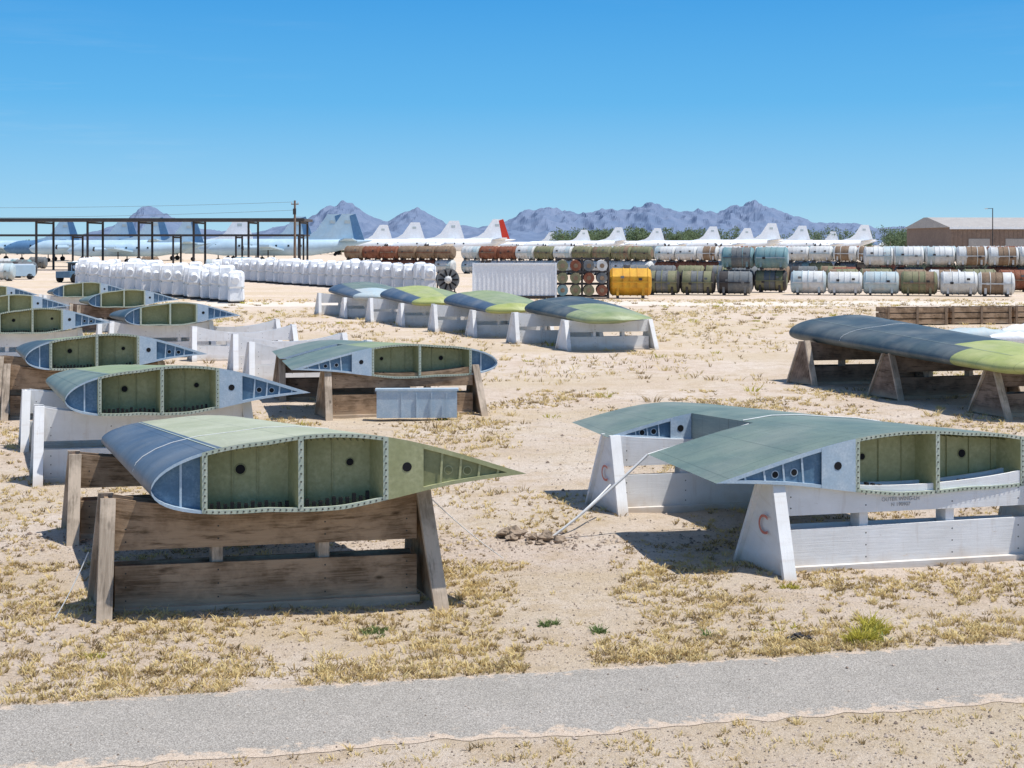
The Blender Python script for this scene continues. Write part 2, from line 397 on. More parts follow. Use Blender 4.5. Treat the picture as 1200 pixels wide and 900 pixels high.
def trestle(name,A,B,H,wm,pm,dip=.1,hb=.52,off=(0,0),dirn=(-.36,.93)):
    mb=MB(); A=V((A[0]+off[0],A[1]+off[1],0));B=V((B[0]+off[0],B[1]+off[1],0)); u=(B-A).normalized(); n=V((dirn[0],dirn[1],0)).normalized()
    L=(B-A).length; j=lambda a:random.uniform(-a,a)
    zb0,zb1,zu0=.04,.46,.60
    for yo in (-.13,.10):
        b0=A+n*yo; 
        q=lambda s,z,t: b0+u*s+n*(t)+Z*z
        s0,s1=.06,L-.06; t=.03; w1=j(.02);w2=j(.02)
        mb.hexa([q(s0,zb0,0),q(s1,zb0,0),q(s1,zb0,t),q(s0,zb0,t)],[q(s0,zb1+w1,0),q(s1,zb1+w2,0),q(s1,zb1+w2,t),q(s0,zb1+w1,t)],wm)
        K=14; tz=lambda s: H-dip*math.sin(math.pi*s)**.8
        fr=[[q(s0+(s1-s0)*k/K,zu0,0),q(s0+(s1-s0)*k/K,tz(k/K),0)] for k in range(K+1)]
        bk=[[q(s0+(s1-s0)*k/K,zu0,t),q(s0+(s1-s0)*k/K,tz(k/K),t)] for k in range(K+1)]
        for G in (fr,bk): mb.grid(G,wm,False,[[(s0+k*(s1-s0)/K+A.x,zu0+A.y),(s0+k*(s1-s0)/K+A.x,H+A.y)] for k in range(K+1)])
        mb.grid([[fr[k][1],bk[k][1]] for k in range(K+1)],wm,False)
        mb.grid([[fr[k][0],bk[k][0]] for k in range(K+1)],wm,False)
        for k in (0,K): mb.poly([fr[k][0],fr[k][1],bk[k][1],bk[k][0]],wm)
    for s in (.34*L,.68*L):
        p=A+u*s+n*(-.09); mb.hexa([p+u*a+n*c_+Z*.05 for a,c_ in ((-.05,0),(.05,0),(.05,.17),(-.05,.17))],[p+u*a+n*c_+Z*.85 for a,c_ in ((-.05,0),(.05,0),(.05,.17),(-.05,.17))],pm)
    for s in (.16,L*.34,L*.68,L-.16):
        for z in (.12,.25,.38,.68,.8):
            p=A+u*s-n*.131+Z*z; mb.disc(p,u,Z,.009,M['bolt'],6)
    for e,P0 in ((-1,A),(1,B)):
        th=.035; tw=.11; lean=u*e*(.06+j(.02))
        q=lambda s,y,z: P0+u*s+n*y+Z*z+lean*(1-z/H)
        mb.hexa([q(-th/2,-hb+.03,.02),q(th/2,-hb+.03,.02),q(th/2,hb-.03,.02),q(-th/2,hb-.03,.02)],[q(-th/2,-tw,H-.02),q(th/2,-tw,H-.02),q(th/2,tw,H-.02),q(-th/2,tw,H-.02)],wm)
        for sg in (-1,1):
            w=.07; d0=.05; y0,y1=sg*hb,sg*(tw+.01); ht=H+.01+j(.02)
            mb.hexa([q(-w,y0-d0/2,-.03),q(w,y0-d0/2,-.03),q(w,y0+d0/2,-.03),q(-w,y0+d0/2,-.03)],[q(-w,y1-d0/2,ht),q(w,y1-d0/2,ht),q(w,y1+d0/2,ht),q(-w,y1+d0/2,ht)],pm)
    for yo in (-.2,.2):
        p=A+n*yo; mb.hexa([p+u*a+n*c_-Z*.03 for a,c_ in ((.05,0),(L-.05,0),(L-.05,.09),(.05,.09))],[p+u*a+n*c_+Z*.06 for a,c_ in ((.05,0),(L-.05,0),(L-.05,.09),(.05,.09))],pm)
    return mb.build(name),A,u,n
def text(body,size,pos,right,up,mat,parent,nm):
    cu=bpy.data.curves.new(nm,'FONT'); cu.body=body; cu.size=size; cu.align_x='CENTER'; cu.extrude=.001
    o=bpy.data.objects.new(nm,cu); scene.collection.objects.link(o)
    right=V(right).normalized();up=V(up).normalized();nn=right.cross(up)
    mt=Matrix((right,up,nn)).transposed().to_4x4(); mt.translation=V(pos)
    bpy.context.view_layer.update()
    dg=bpy.context.evaluated_depsgraph_get(); me=bpy.data.meshes.new_from_object(o.evaluated_get(dg))
    bpy.data.objects.remove(o); ob=bpy.data.objects.new(nm,me); scene.collection.objects.link(ob)
    me.materials.clear(); me.materials.append(mat); ob.matrix_world=mt; ob.parent=parent
    return ob
mt1=dict(le=M['boot'],top=M['top_pale'],te=M['top_slate'],under=M['under'],tip=M['top_slate'],tape=True)
mt2=dict(le=M['top_slate'],top=M['top_green'],te=M['top_slate'],under=M['under'],tip=M['top_green'])
mt3=dict(le=M['top_dark'],top=M['top_slate'],te=M['top_slate'],under=M['under'],tip=M['top_green'])
mt4=dict(le=M['top_dark'],top=M['top_green'],te=M['top_dark'],under=M['under'],tip=M['top_green'])
mtR=dict(le=M['top_dark'],top=M['top_slate'],te=M['top_slate'],under=M['under'],tip=M['top_slate'])
mtM=dict(le=M['top_dark'],top=M['top_green'],te=M['top_slate'],under=M['under'],tip=M['top_slate'],cut=.35)
mtG1=dict(le=M['top_dark'],top=M['top_dark'],te=M['top_dark'],under=M['under'],tip=M['top_green'],cut=.5,lecut=.7)
mtG2=dict(le=M['boot'],top=M['top_lime'],te=M['top_green'],under=M['under'],tip=M['top_lime'])
mtG3=dict(le=M['boot'],top=M['top_green'],te=M['top_green'],under=M['under'],tip=M['top_lime'])
mtG4=dict(le=M['boot'],top=M['top_slate'],te=M['top_slate'],under=M['under'],tip=M['csky'],cut=.6)
mtR3=dict(le=M['top_dark'],top=M['top_dark'],te=M['top_slate'],under=M['under'],tip=M['top_lime'],cut=.72,lecut=.78)
A_=( -3.31,12.9,1.25),(.14,13.6,1.29),(-5.05,17.3,1.10),(-2.5,18.0,1.12)
sets=[((0,0),mt1,'wood','woodpost',('zinc','zincm')),((-3.15,7.45),mt2,'white','white',('bluerib','bluedark')),((-6.3,14.9),mt4,'wood','woodpost',('bluerib','bluedark')),
 ((-11.5,26.4),mt3,'white','white',('bluerib','bluedark')),((-16.1,37.4),mt2,'wooddark','woodpost',('bluerib','bluedark')),((-8.6,30.4),mt4,'white','white',('bluerib','bluedark')),((-13.5,43),mt2,'wooddark','woodpost',('bluerib','bluedark')),((-18.5,54),mt3,'white','white',('bluerib','bluedark')),((-21,48.5),mt2,'wood','woodpost',('bluerib','bluedark'))]
for i,(T,mt,w,p,tr) in enumerate(sets):
    S1=wing('aircraft_wing_panel',*A_,.66,.37,mt,off=(T[0],T[1],0),detail=i<4,terib=tr,strapf=(.3,) if i==0 else ())
    trestle('wooden_trestle' if w!='white' else 'white_trestle',(-3.87,13.45),(-.93,14.05),1.10,M[w],M[p],.13,off=T)
    trestle('wooden_trestle' if w!='white' else 'white_trestle',(-5.25,16.9),(-2.5,17.45),1.0,M[w],M[p],.08,off=T)
B_=(6.25,15.85,1.05),(2.14,14.75,1.0),(3.4,20.6,.98),(.85,20.0,.98)
SR=wing('aircraft_wing_panel',*B_,.64,.36,mtR,te=((0,.40),(.70,1)))
t,A0,u0,n0=trestle('white_trestle',(2.78,15.15),(5.75,15.85),1.0,M['white'],M['white'],.12)
text('A-10\nOUTER WING-LH\nN 190907',.058,A0+u0*1.45-n0*.134+Z*.77,u0,Z,M['stencil'],t,'stencil')
text('C',.30,A0-u0*.085+Z*.40,-n0,Z,M['redf'],t,'painted_letter')
t,A0,u0,n0=trestle('white_trestle',(1.3,18.55),(4.1,19.2),1.0,M['white'],M['white'],.08)
text('C',.30,A0-u0*.085+Z*.40,-n0,Z,M['redf'],t,'painted_letter')
T=(-6.55,13.4)
wing('aircraft_wing_panel',*B_,.64,.36,mtM,te=((0,.45),(.55,1)),off=(T[0],T[1],0))
trestle('wooden_trestle',(2.78,15.15),(5.75,15.85),1.0,M['wood'],M['woodpost'],.12,off=T)
trestle('wooden_trestle',(1.3,18.55),(4.1,19.2),.97,M['wooddark'],M['woodpost'],.08,off=T)
for k,(mt) in enumerate((mtG1,mtG3,mtG2,mtG4)):
    T=(-3.25*k,6.8*k)
    wing('aircraft_wing_panel',(.45,50.9,1.2),(4.0,51.7,1.25),(2.25,45.9,1.05),(4.6,46.4,1.1),.58,.36,mt,roundtip=True,off=(T[0],T[1],0),detail=False)
    trestle('white_trestle',(1.75,46.8),(4.6,47.4),1.0,M['white'],M['white'],.08,off=T)
    trestle('white_trestle',(.1,50.1),(3.0,50.7),1.1,M['white'],M['white'],.1,off=T)
wing('aircraft_wing_panel',(7.2,36.6,1.22),(10.9,37.4,1.25),(9.6,28.2,1.05),(12.4,28.8,1.1),.62,.40,mtR3,roundtip=True,detail=False,strapf=(.3,))
for a,h in (((7.35,35.4),1.08),((8.6,32.2),1.02),((9.85,28.9),.95)):
    trestle('wooden_trestle',a,(a[0]+2.9,a[1]+.6),h,M['wooddark'],M['woodpost'],.1,hb=.6)
for a in ((-6.6,35.6),(-7.6,38.6),(-9.6,42.5),(-10.6,45.5)):
    trestle('white_trestle',a,(a[0]+2.9,a[1]+.6),1.05,M['white'],M['white'],.22)
mb=MB()
def rope(mb,p0,p1,r=.012,sag=.03,n=8):
    p0=V(p0);p1=V(p1);pr=p0
    for k in range(1,n+1):
        q=p0.lerp(p1,k/n)-Z*sag*4*(k/n)*(1-k/n); mb.cyl(pr,q,r,r,6,M['strap'],False); pr=q
anch=(.48,16.6,.06)
pts=[SR(.46-.1*abs(c-.5),c,1)+Z*.01 for c in (.62,.5,.4,.3,.2,.12,.05,.01,0)]
for a,b_ in zip(pts[:-1],pts[1:]): mb.cyl(a,b_,.008,.008,6,M['strap'],False)
rope(mb,SR(.42,.62,.9),SR(.4,1.0,0),.012,0); rope(mb,SR(.4,1.0,0),anch,.017); 
rope(mb,anch,(1.25,17.9,.45),.012)
mb.build('tie_down_strap')
mb=MB(); rope(mb,(-.9,14.3,1.0),(-.1,15.6,.03),.005); mb.build('tie_down_strap')
mb=MB(); rope(mb,(-4.0,13.3,.6),(-4.25,13.1,.03),.006); mb.build('tie_down_strap')
def clods(name,pts,mat):
    mb=MB()
    for (x,y,r) in pts:
        P=[];n=11
        for i in range(9):
            th=math.pi*i/8; row=[]
            for k in range(n):
                ph=2*math.pi*k/n; d=V((math.sin(th)*math.cos(ph),math.sin(th)*math.sin(ph),math.cos(th)*.6))
                row.append(V((x,y,r*.3))+d*r*(1+.9*noise.noise(d*2.2+V((x*7,y*3,0)))))
            P.append(row)
        mb.grid(P,mat,False,closed=True)
    mb.build(name)
clods('earth_anchor',[(.42,16.6,.12),(.25,16.7,.08),(.55,16.5,.09),(.05,16.85,.12),(-.06,16.9,.1),(.33,16.45,.05),(.0,16.7,.07),(.2,16.5,.04)],M['dirt'])
mb=MB(); mb.box((-1.9,28.15,.32),(1.6,.16,.54),M['bluerib'],.05); mb.box((-1.9,28.17,.61),(1.66,.24,.04),M['bluerib'],.05)
for k in range(5): mb.box((-2.5+k*.3,28.055,.3),(.02,.03,.5),M['bluerib'],.05)
mb.build('metal_cover_panel')
# ------------------------------------------------------------ vegetation
def blades(name,spec,mats):
    vs=[];fs=[];mi=[]
    for (x,y,n,h,spread,m0) in spec:
        z=gz(x,y)
        for k in range(n):
            a=random.uniform(0,2*math.pi); r=spread*random.random()**.7; bx=x+math.cos(a)*r*.5; by=y+math.sin(a)*r*.5
            hh=h*random.uniform(.35,1.15); ln=hh*random.uniform(.5,1.8); w=random.uniform(.003,.006)*(1+y/26)
            pa=random.uniform(0,math.pi); dx,dy=math.cos(pa)*w,math.sin(pa)*w
            tx,ty=bx+math.cos(a)*ln,by+math.sin(a)*ln
            i=len(vs); mx,my=bx+math.cos(a)*ln*.4,by+math.sin(a)*ln*.4
            vs+= [(bx-dx,by-dy,z-.005),(bx+dx,by+dy,z-.005),(mx+dx*.7,my+dy*.7,z+hh*.65),(mx-dx*.7,my-dy*.7,z+hh*.65),(tx,ty,z+hh)]
            fs+= [(i,i+1,i+2,i+3),(i+3,i+2,i+4)]; mi+=[m0,m0]
    me=bpy.data.meshes.new(name); me.from_pydata(vs,[],fs)
    for m_ in mats: me.materials.append(m_)
    me.polygons.foreach_set('material_index',mi); me.update(); return place(me,name)
def grassm(name,c,c2,sc):
    m=plain(name,c,c2,.8,sc,spec=.1); nt=m.node_tree; b=nt.nodes['Principled BSDF']; out=nt.nodes['Material Output']
    tr=nt.nodes.new('ShaderNodeBsdfTranslucent'); mx=nt.nodes.new('ShaderNodeMixShader'); mx.inputs[0].default_value=.3
    nt.links.new(b.inputs['Base Color'].links[0].from_socket,tr.inputs[0]); nt.links.new(b.outputs[0],mx.inputs[1]); nt.links.new(tr.outputs[0],mx.inputs[2]); nt.links.new(mx.outputs[0],out.inputs[0]); return m
G=[grassm('dry_grass_straw',(.80,.65,.33),(.66,.49,.23),2),grassm('dry_grass_brown',(.37,.27,.14),(.49,.37,.21),2),grassm('green_weed',(.16,.23,.08),(.26,.31,.12),5),grassm('yellow_green_weed',(.58,.51,.09),(.42,.39,.11),5)]
spec=[]
def add(y0,y1,num,n,h,thr,sc):
    c=0;tries=0
    while c<num and tries<num*14:
        tries+=1
        y=math.sqrt(random.uniform(y0*y0,y1*y1)); x=random.uniform(-.42,.42)*y
        if edge_near(x)-.02<y<edge_far(x)+.03: continue
        if noise.noise(V((x*sc,y*sc,5)))+.5*noise.noise(V((x*sc*3.3,y*sc*3.3,2)))<thr+random.gauss(0,.12): continue
        spec.append((x,y,n,h*random.uniform(.25,1.3)**1.2,h*random.uniform(.5,2.2),0 if random.random()<.7 else 1)); c+=1
add(9.2,20,3000,10,.042,.07,.9)
add(11.4,15.5,3000,12,.048,.0,.8)
add(18,34,6000,9,.065,.08,.5)
add(34,90,7000,6,.12,.08,.2)
for k in range(1300):
    x=random.uniform(-5,6); y=edge_far(x)+abs(random.gauss(.15,.4))+.04
    if noise.noise(V((x*1.3,0,9)))<-.15: continue
    spec.append((x,y,13,random.uniform(.02,.07),.1,0 if random.random()<.8 else 1))
for k in range(120):
    x=random.uniform(-2.5,4); y=edge_near(x)-abs(random.gauss(.3,.4))-.05; spec.append((x,y,10,random.uniform(.02,.04),.1,0))
for x0 in (3.45,3.0,2.6):
    for k in range(14): spec.append((x0+random.gauss(0,.25),9.15+random.gauss(0,.12),14,.05,.12,0 if k%3 else 3))
blades('dry_grass',spec,G)
sp2=[]
def plant(px,py,r,n,m0,h=.13):
    for k in range(n):
        a=random.uniform(0,6.28);q=r*random.random()**.6; sp2.append((px+q*math.cos(a),py+q*math.sin(a)*.8,14,h*random.uniform(.3,1.2)*(1.2-q/r*.6),.08,m0))
plant(-1.23,12.8,.17,15,2,.07); plant(.35,12.95,.10,9,2,.06);plant(.77,12.75,.11,10,2,.07);plant(1.75,12.7,.1,5,2,.05)
plant(-3.5,11.9,.1,6,3,.05);plant(2.8,14.3,.12,8,3,.07);plant(2.4,12.9,.2,8,3,.06)
blades('green_weeds',sp2,G)
sp2=[]; plant(3.08,12.4,.17,40,3,.14);plant(3.28,12.75,.15,30,3,.14);plant(3.15,12.5,.15,8,2,.11)
blades('rabbitbrush_shrub',sp2,G)
sp2=[]
for k in range(480):
    y=math.sqrt(random.uniform(24**2,85**2)); x=random.uniform(-.4,.42)*y
    sp2.append((x,y,30,random.uniform(.06,.18),.35,random.choice((1,1,0,0,3))))
blades('dry_shrubs',sp2,G)
vs=[];fs=[];mi=[]
for k in range(20000):
    if k<15000: y=random.uniform(8.3,17); x=random.uniform(-.4,.4)*y
    else: y=random.uniform(16,32); x=random.uniform(-.4,.4)*y
    onroad=edge_near(x)<y<edge_far(x)
    if onroad and random.random()<.95: continue
    r=random.uniform(.004,.011)*(2.0 if random.random()<.06 else 1)*(1 if y<16 else 1.8); z=.006 if onroad else gz(x,y)+.001
    i=len(vs); a=random.uniform(0,3)
    for t_ in range(4): vs.append((x+math.cos(a+t_*1.57)*r*random.uniform(.7,1.3),y+math.sin(a+t_*1.57)*r*random.uniform(.7,1.3),z+r*.2))
    vs+= [(x,y,z+r*random.uniform(.7,1.1))]
    q=0 if random.random()<.6 else 1
    for t_ in range(4): fs.append((i+t_,i+(t_+1)%4,i+4)); mi.append(q)
me=bpy.data.meshes.new('gravel'); me.from_pydata(vs,[],fs); me.materials.append(plain('pebbles',(.54,.44,.36),(.32,.25,.19),.9,3)); me.materials.append(plain('dark_pebbles',(.22,.16,.12),(.32,.25,.2),.9,3)); me.polygons.foreach_set('material_index',mi); place(me,'gravel')
clods('rock',[(2.55,12.55,.05),(2.63,12.5,.035),(2.48,12.5,.035)],M['steel'])
# ------------------------------------------------------------ wrapped engines
def wrapped(seed):
    R=random.Random(seed); mb=MB(); hh=R.uniform(.95,1.05)
    prof=[(.14,.42,.95),(.22,.47,1.0),(.85,.45,.95),(.98,.40,.92),(1.1,.47,1.02),(1.75,.46,1.0),(2.02,.43,.92),(2.12,.32,.75),(2.15,.01,.01)]
    P=[]
    for z,rx,ry in prof:
        row=[]
        for k in range(28):
            a=2*math.pi*k/28; ca,sa=math.cos(a),math.sin(a); e=.26
            x=rx*math.copysign(abs(ca)**e,ca);y=ry*math.copysign(abs(sa)**e,sa)
            w=1+.11*noise.noise(V((ca*3,sa*3,z*1.4+seed*5)))
            row.append((x*w,y*w,z*hh*(1+.05*noise.noise(V((ca*2,sa*2,seed+z*.3))))))
        P.append(row)
    mb.grid(P,M['plasticw'],False,closed=True)
    mb.box((0,0,.06),(.9,1.9,.1),M['steel'])
    for s in (-.44,.44): mb.box((s,0,1.0),(.05,2.1,.06),M['csky'])
    mb.cyl((0,-.9,1.5),(.05,-1.12,1.45),.32,.2,12,M['plasticw'])
    return mb.mesh('wrapped_engine_mesh')
wm=[wrapped(k) for k in range(6)]
for (p0,p1,n) in (((-16.6,85),(-37,121),22),((-5.8,101),(-27,138),24),((-8.6,107),(-30,144),17),((-21,98),(-41,133),13)):
    for k in range(n):
        t=k/(n-1); place(random.choice(wm),'wrapped_aircraft_engine',(p0[0]+(p1[0]-p0[0])*t+random.gauss(0,.1),p0[1]+(p1[1]-p0[1])*t,0),random.gauss(.0,.06)+.15,scale=random.uniform(.94,1.04))
# ------------------------------------------------------------ containers
def can(mats,seed,L=2.5,r=.8,n=22,ph=0):
    R=random.Random(seed); mb=MB(); z=r+.12; mt_=[M[k] for k in mats]
    def ring(x,rr): return [(x,rr*math.cos(2*math.pi*k/n+ph),z+rr*math.sin(2*math.pi*k/n+ph)) for k in range(n)]
    xs_=[-L/2,-L/2+.06,-L/2+.2,-L/6,L/6,L/2-.2,L/2-.06,L/2]; rs=[.6*r,.9*r,r,r,r,r,.9*r,.6*r]
    P=[ring(x,rr) for x,rr in zip(xs_,rs)]
    segm=[R.choice(mt_) for _ in range(3)]; segs=[mt_[0],mt_[0],segm[0],segm[1],segm[2],mt_[0],mt_[0]]
    mb.grid(P,lambda rr,c:segs[rr],n>10,closed=True); mb.poly(P[0],mt_[0]); mb.poly(P[-1],mt_[-1])
    for k,(x,t_) in enumerate(((-L/2+.22,.025),(-L/6,.025),(0,.03),(L/6,.025),(L/2-.22,.025))):
        A,B=ring(x-t_,r+.04),ring(x+t_,r+.04); mm=(segm+[mt_[0]]*2)[k]; mb.grid([A,B],mm,n>10,closed=True); mb.poly(A,mm); mb.poly(B,mm)
    for s in (-1,1):
        mb.box((0,s*(r+.04),z),(L-.3,.08,.08),mt_[-1])
        for x in (-.5,.6): mb.box((x,s*(r+.05),z+R.uniform(-.1,.35)),(.22,.08,.15),R.choice((M['steel'],M['cgrey'],mt_[0])))
    for x in (-L*.3,L*.3):
        mb.box((x,0,.12),(.16,r*1.7,.24),M['steel'])
        for s in (-1,1): mb.hexa([(x-.08,s*r*.85-.05,.2),(x+.08,s*r*.85-.05,.2),(x+.08,s*r*.85+.05,.2),(x-.08,s*r*.85+.05,.2)],[(x-.08,s*r*.85-.05,z-.3),(x+.08,s*r*.85-.05,z-.3),(x+.08,s*r*.85+.05,z-.3),(x-.08,s*r*.85+.05,z-.3)],mt_[0])
    return mb.mesh('engine_container_mesh')
pal={'rust':[('rust','rust','brown'),('rust','brown','rust'),('brown','rust')],'cwhite':[('cwhite','cwhite','csky'),('cwhite','brown','cwhite'),('cwhite','cwhite','cwhite'),('cwhite','cwhite','csky')],
 'cteal':[('cteal','cteal','cgrey'),('cteal','csky')],'colive':[('colive','colive','brown'),('colive','cgrey','brown')],'cgrey':[('cgrey','brown','cgrey'),('cgrey','cgrey','steel'),('steel','cgrey','colive')],
 'csky':[('csky','cwhite','csky'),('csky','csky','cwhite'),('csky','brown','cwhite')]}
cans={k:[can(m_,i*7+j) for j,m_ in enumerate(v)] for i,(k,v) in enumerate(pal.items())}
ch=random.choice
def row(p0,p1,layers,pick):
    p0=V(p0);p1=V(p1);L=(p1-p0).length;n=int(L/2.5);u=(p1-p0).normalized();ang=math.atan2(u.y,u.x)
    for l in range(layers):
        for k in range(n):
            if l and random.random()<.03: continue
            q=p0+u*(2.5*k+1.3)
            place(ch(cans[pick(k/n,l)]),'engine_shipping_container',(q.x+random.gauss(0,.02),q.y+random.gauss(0,.1),l*1.68),ang+random.gauss(0,.015)+(math.pi if random.random()<.5 else 0),scale=random.uniform(.95,.99))
row((-21,178),(-6,172),2,lambda t,l:ch(('rust','rust','rust','rust','cwhite')))
row((-6,172),(16,160),2,lambda t,l:ch(('cwhite','colive','colive','csky','rust','cwhite')) if l else ch(('cwhite','csky','cgrey','cwhite')))
row((16,158),(50,142),2,lambda t,l:ch(('csky','cwhite','cwhite','csky','cwhite','cwhite')) if l else ch(('cgrey','rust','colive','cteal')))
row((48,146),(75,138),2,lambda t,l:ch(('rust','rust','rust','colive')))
row((10,128),(30,122),1,lambda t,l:ch(('cgrey','colive','cgrey','rust')))
row((6,170),(40,160),2,lambda t,l:ch(('cwhite','rust','cteal','csky')))
row((9.3,99),(19,97),1,lambda t,l:ch(('cgrey','colive','cgrey','cgrey')))
row((15.5,105),(21.8,103),2,lambda t,l:'cteal' if l else 'cgrey')
row((19.5,99),(35,95),1,lambda t,l:ch(('cwhite','csky','cwhite','cwhite','colive')))
row((24,108),(52,102),1,lambda t,l:ch(('cwhite','rust','colive','rust','cwhite')))
row((27,119),(52,114),2,lambda t,l:ch(('csky','cwhite','cwhite')) if l else ch(('rust','colive','cgrey')))
row((42,125),(60,121),2,lambda t,l:ch(('rust','rust','cwhite')) if l else ch(('rust','cgrey','cwhite')))
# yellow boxy container (octagonal section, hoops)
yc=can(('corange','corange'),3,2.6,.9,8,math.pi/8)
place(yc,'yellow_engine_container',(7.75,92.3,0),-.06,scale=1.06)
mb=MB(); mb.box((0,0,1.2),(5.4,2.2,2.2),M['plasticw'])
for k in range(19): mb.box((-2.6+k*.29,-1.11,1.2),(.09,.03,2.1),M['plasticw'])
mb.box((0,-1.12,2.28),(5.5,.1,.1),M['acw']);mb.box((0,-1.12,.14),(5.5,.1,.14),M['steel'])
for s in (-1,1): mb.box((s*2.68,-1.12,1.2),(.12,.12,2.3),M['acw'])
mb.build('white_shipping_container',(.2,92.5,0),-.03)
mb=MB()
for x in (-1.7,0,1.7):
    for y in (-1,1): mb.box((x,y,1.35),(.1,.1,2.7),M['steel'])
for z in (.15,.95,1.75,2.6): 
    for y in (-1,1): mb.box((0,y,z),(3.5,.12,.1),M['steel'])
for z in (.55,1.35,2.15):
    for k,x in enumerate((-1.28,-.43,.43,1.28)):
        mm=M[('cgrey','colive','cteal','cwhite','rust','colive','cgrey')[int(k*3+z*4)%7]]
        mb.cyl((x,-1.1,z),(x,1.1,z),.36,.36,14,mm); mb.cyl((x,-1.14,z),(x,-1.1,z),.15,.15,12,M['brown'])
mb.build('storage_rack',(4.6,92.5,0),-.03)
mb=MB(); mb.cyl((0,-.9,1.1),(0,.9,1.1),.75,.6,20,M['steel']); mb.cyl((0,-1.0,1.1),(0,-.9,1.1),.8,.8,20,M['cgrey']);mb.cyl((0,-1.2,1.1),(0,-1.0,1.1),.12,.3,12,M['cwhite'])
for k in range(10):
    a=k*math.pi/5; mb.beam((0,-1.03,1.1),(.7*math.cos(a),-1.03,1.1+.7*math.sin(a)),.12,.02,M['black'],(0,0,1) if abs(math.cos(a))>.5 else (1,0,0))
mb.box((0,0,.2),(1.2,1.8,.12),M['steel']); 
for sx in(-.5,.5):
    for sy in (-.7,.7): mb.box((sx,sy,.55),(.08,.08,.7),M['steel']); mb.cyl((sx-.06,sy,.14),(sx+.06,sy,.14),.14,.14,12,M['tire'])
mb.build('jet_engine_on_stand',(-4.6,98,0),.2)
for (x,y) in ((17.6,62),(20.6,62.6),(23.6,63.2)):
    mb=MB()
    for z in (.15,.4,.65): mb.box((0,-.6,z),(2.8,.05,.2),M['wood']); mb.box((0,.6,z),(2.8,.05,.2),M['wood'])
    for z in (.15,.4,.65):
        for s in (-1,1): mb.box((s*1.38,0,z),(.05,1.15,.2),M['wood'])
    for x_ in (-1.3,0,1.3): mb.box((x_,-.65,.4),(.1,.05,.85),M['brown'])
    mb.box((0,0,.5),(2.6,1.1,.3),M['wooddark']); mb.build('wooden_crate',(x,y,0),.1)
mb=MB()
for (x,y,l,r) in ((0,0,2.4,.32),(2.3,.3,2.2,.38),(1.2,-.5,1.6,.25),(3.6,-.4,1.6,.35)):
    P=[]
    for i in range(13):
        t=i/12; rr=r*math.sin(math.pi*(.08+.84*t))**.5
        P.append([(x-l/2+l*t,y+rr*math.cos(2*math.pi*k/16),r*.9+rr*.9*math.sin(2*math.pi*k/16)*(1+.5*noise.noise(V((x+t*5,k*.7,0))))) for k in range(16)])
    mb.grid(P,M['csky'] if x==0 else M['plasticw'],True,closed=True); mb.poly(P[0],M['plasticw']);mb.poly(P[-1],M['plasticw'])
mb.build('wrapped_aircraft_parts',(16.2,49.5,0),.1)
# ------------------------------------------------------------ airplanes
def airplane(body,fin,trim=None):
    mb=MB(); R=1.75
    prof=[(0,.05,3.2),(.6,.7,3.1),(1.8,1.25,3.2),(3.5,1.65,3.4),(5,R,3.5),(22,R,3.5),(27,1.35,3.9),(31,.75,4.5),(34,.25,4.9),(35,.05,5)]
    mb.grid([[(x,r*math.cos(2*math.pi*k/18),z+r*math.sin(2*math.pi*k/18)) for k in range(18)] for x,r,z in prof],body,True,closed=True)
    def slab(pts,t,mat,axis='y'):
        a=[V(p)-V((0,t,0)) if axis=='y' else V(p)-V((0,0,t)) for p in pts];b_=[V(p)+V((0,t,0)) if axis=='y' else V(p)+V((0,0,t)) for p in pts]
        mb.poly(a,mat);mb.poly(b_[::-1],mat)
        for k in range(len(pts)): j=(k+1)%len(pts); mb.poly([a[k],a[j],b_[j],b_[k]],mat)
    slab([(20.5,0,5.1),(24.3,0,5.9),(26.0,0,7.0),(28.6,0,10.7),(31.4,0,10.7),(33.2,0,5.0),(28,0,4.2)],.18,fin)
    if trim: slab([(30.2,0,10.3),(31.46,0,10.72),(33.35,0,5.1),(31.2,0,5.1)],.21,trim)
    for s in (-1,1):
        slab([(27.8,0,4.9),(29.6,s*6.5,5.4),(31.3,s*6.5,5.4),(32,0,4.9)],.12,body,'z')
        slab([(11.5,0,2.9),(13.2,s*15,3.9),(15.2,s*15,3.9),(16.6,0,2.9)],.2,body,'z')
        for y in (4.5,9): 
            mb.cyl((9.2,s*y,3.4),(15,s*y,3.4),.62,.4,12,body); mb.cyl((8.6,s*y,3.4),(9.2,s*y,3.4),.2,.5,10,M['steel'])
        mb.cyl((13.5,s*4.5,3),(13.5,s*4.5,.5),.14,.14,8,M['steel']); mb.cyl((13.5,s*4.5-.3,.6),(13.5,s*4.5+.3,.6),.6,.6,14,M['tire'])
    mb.cyl((4.5,0,2.4),(4.5,0,.5),.12,.12,8,M['steel']); mb.cyl((4.5,-.25,.5),(4.5,.25,.5),.5,.5,14,M['tire'])
    mb.box((2.2,0,4.0),(.9,1.7,.45),M['glass'])
    mb.box((29.7,0,9.0),(1.2,.42,.7),M['csky'])
    for k in range(6): mb.box((7+k*2.6,-R-.0,3.9),(.4,.06,.4),M['glass'])
    return mb.mesh('airplane_mesh')
acw=airplane(M['acw'],M['acw']);acr=airplane(M['acw'],M['acw'],M['red']);acb=airplane(M['acb'],M['acb'],M['acd']);acd=airplane(M['acd'],M['acb'],M['acd'])
for px,yt,me_ in ((452,263,acw),(490,260,acw),(537,258,acw),(590,256,acr),(650,272,acw),(690,269,acw),(732,266,acw),(778,267,acw),(815,272,acw),(845,265,acw),(885,267,acw),(917,261,acw),(952,264,acw),(985,271,acw),(1027,263,acw),(1095,272,acw)):
    d=7.2*1650/(287-yt); X=(px-600)/1650*d; place(me_,'parked_airplane',(X-31,d+4,0),.2)
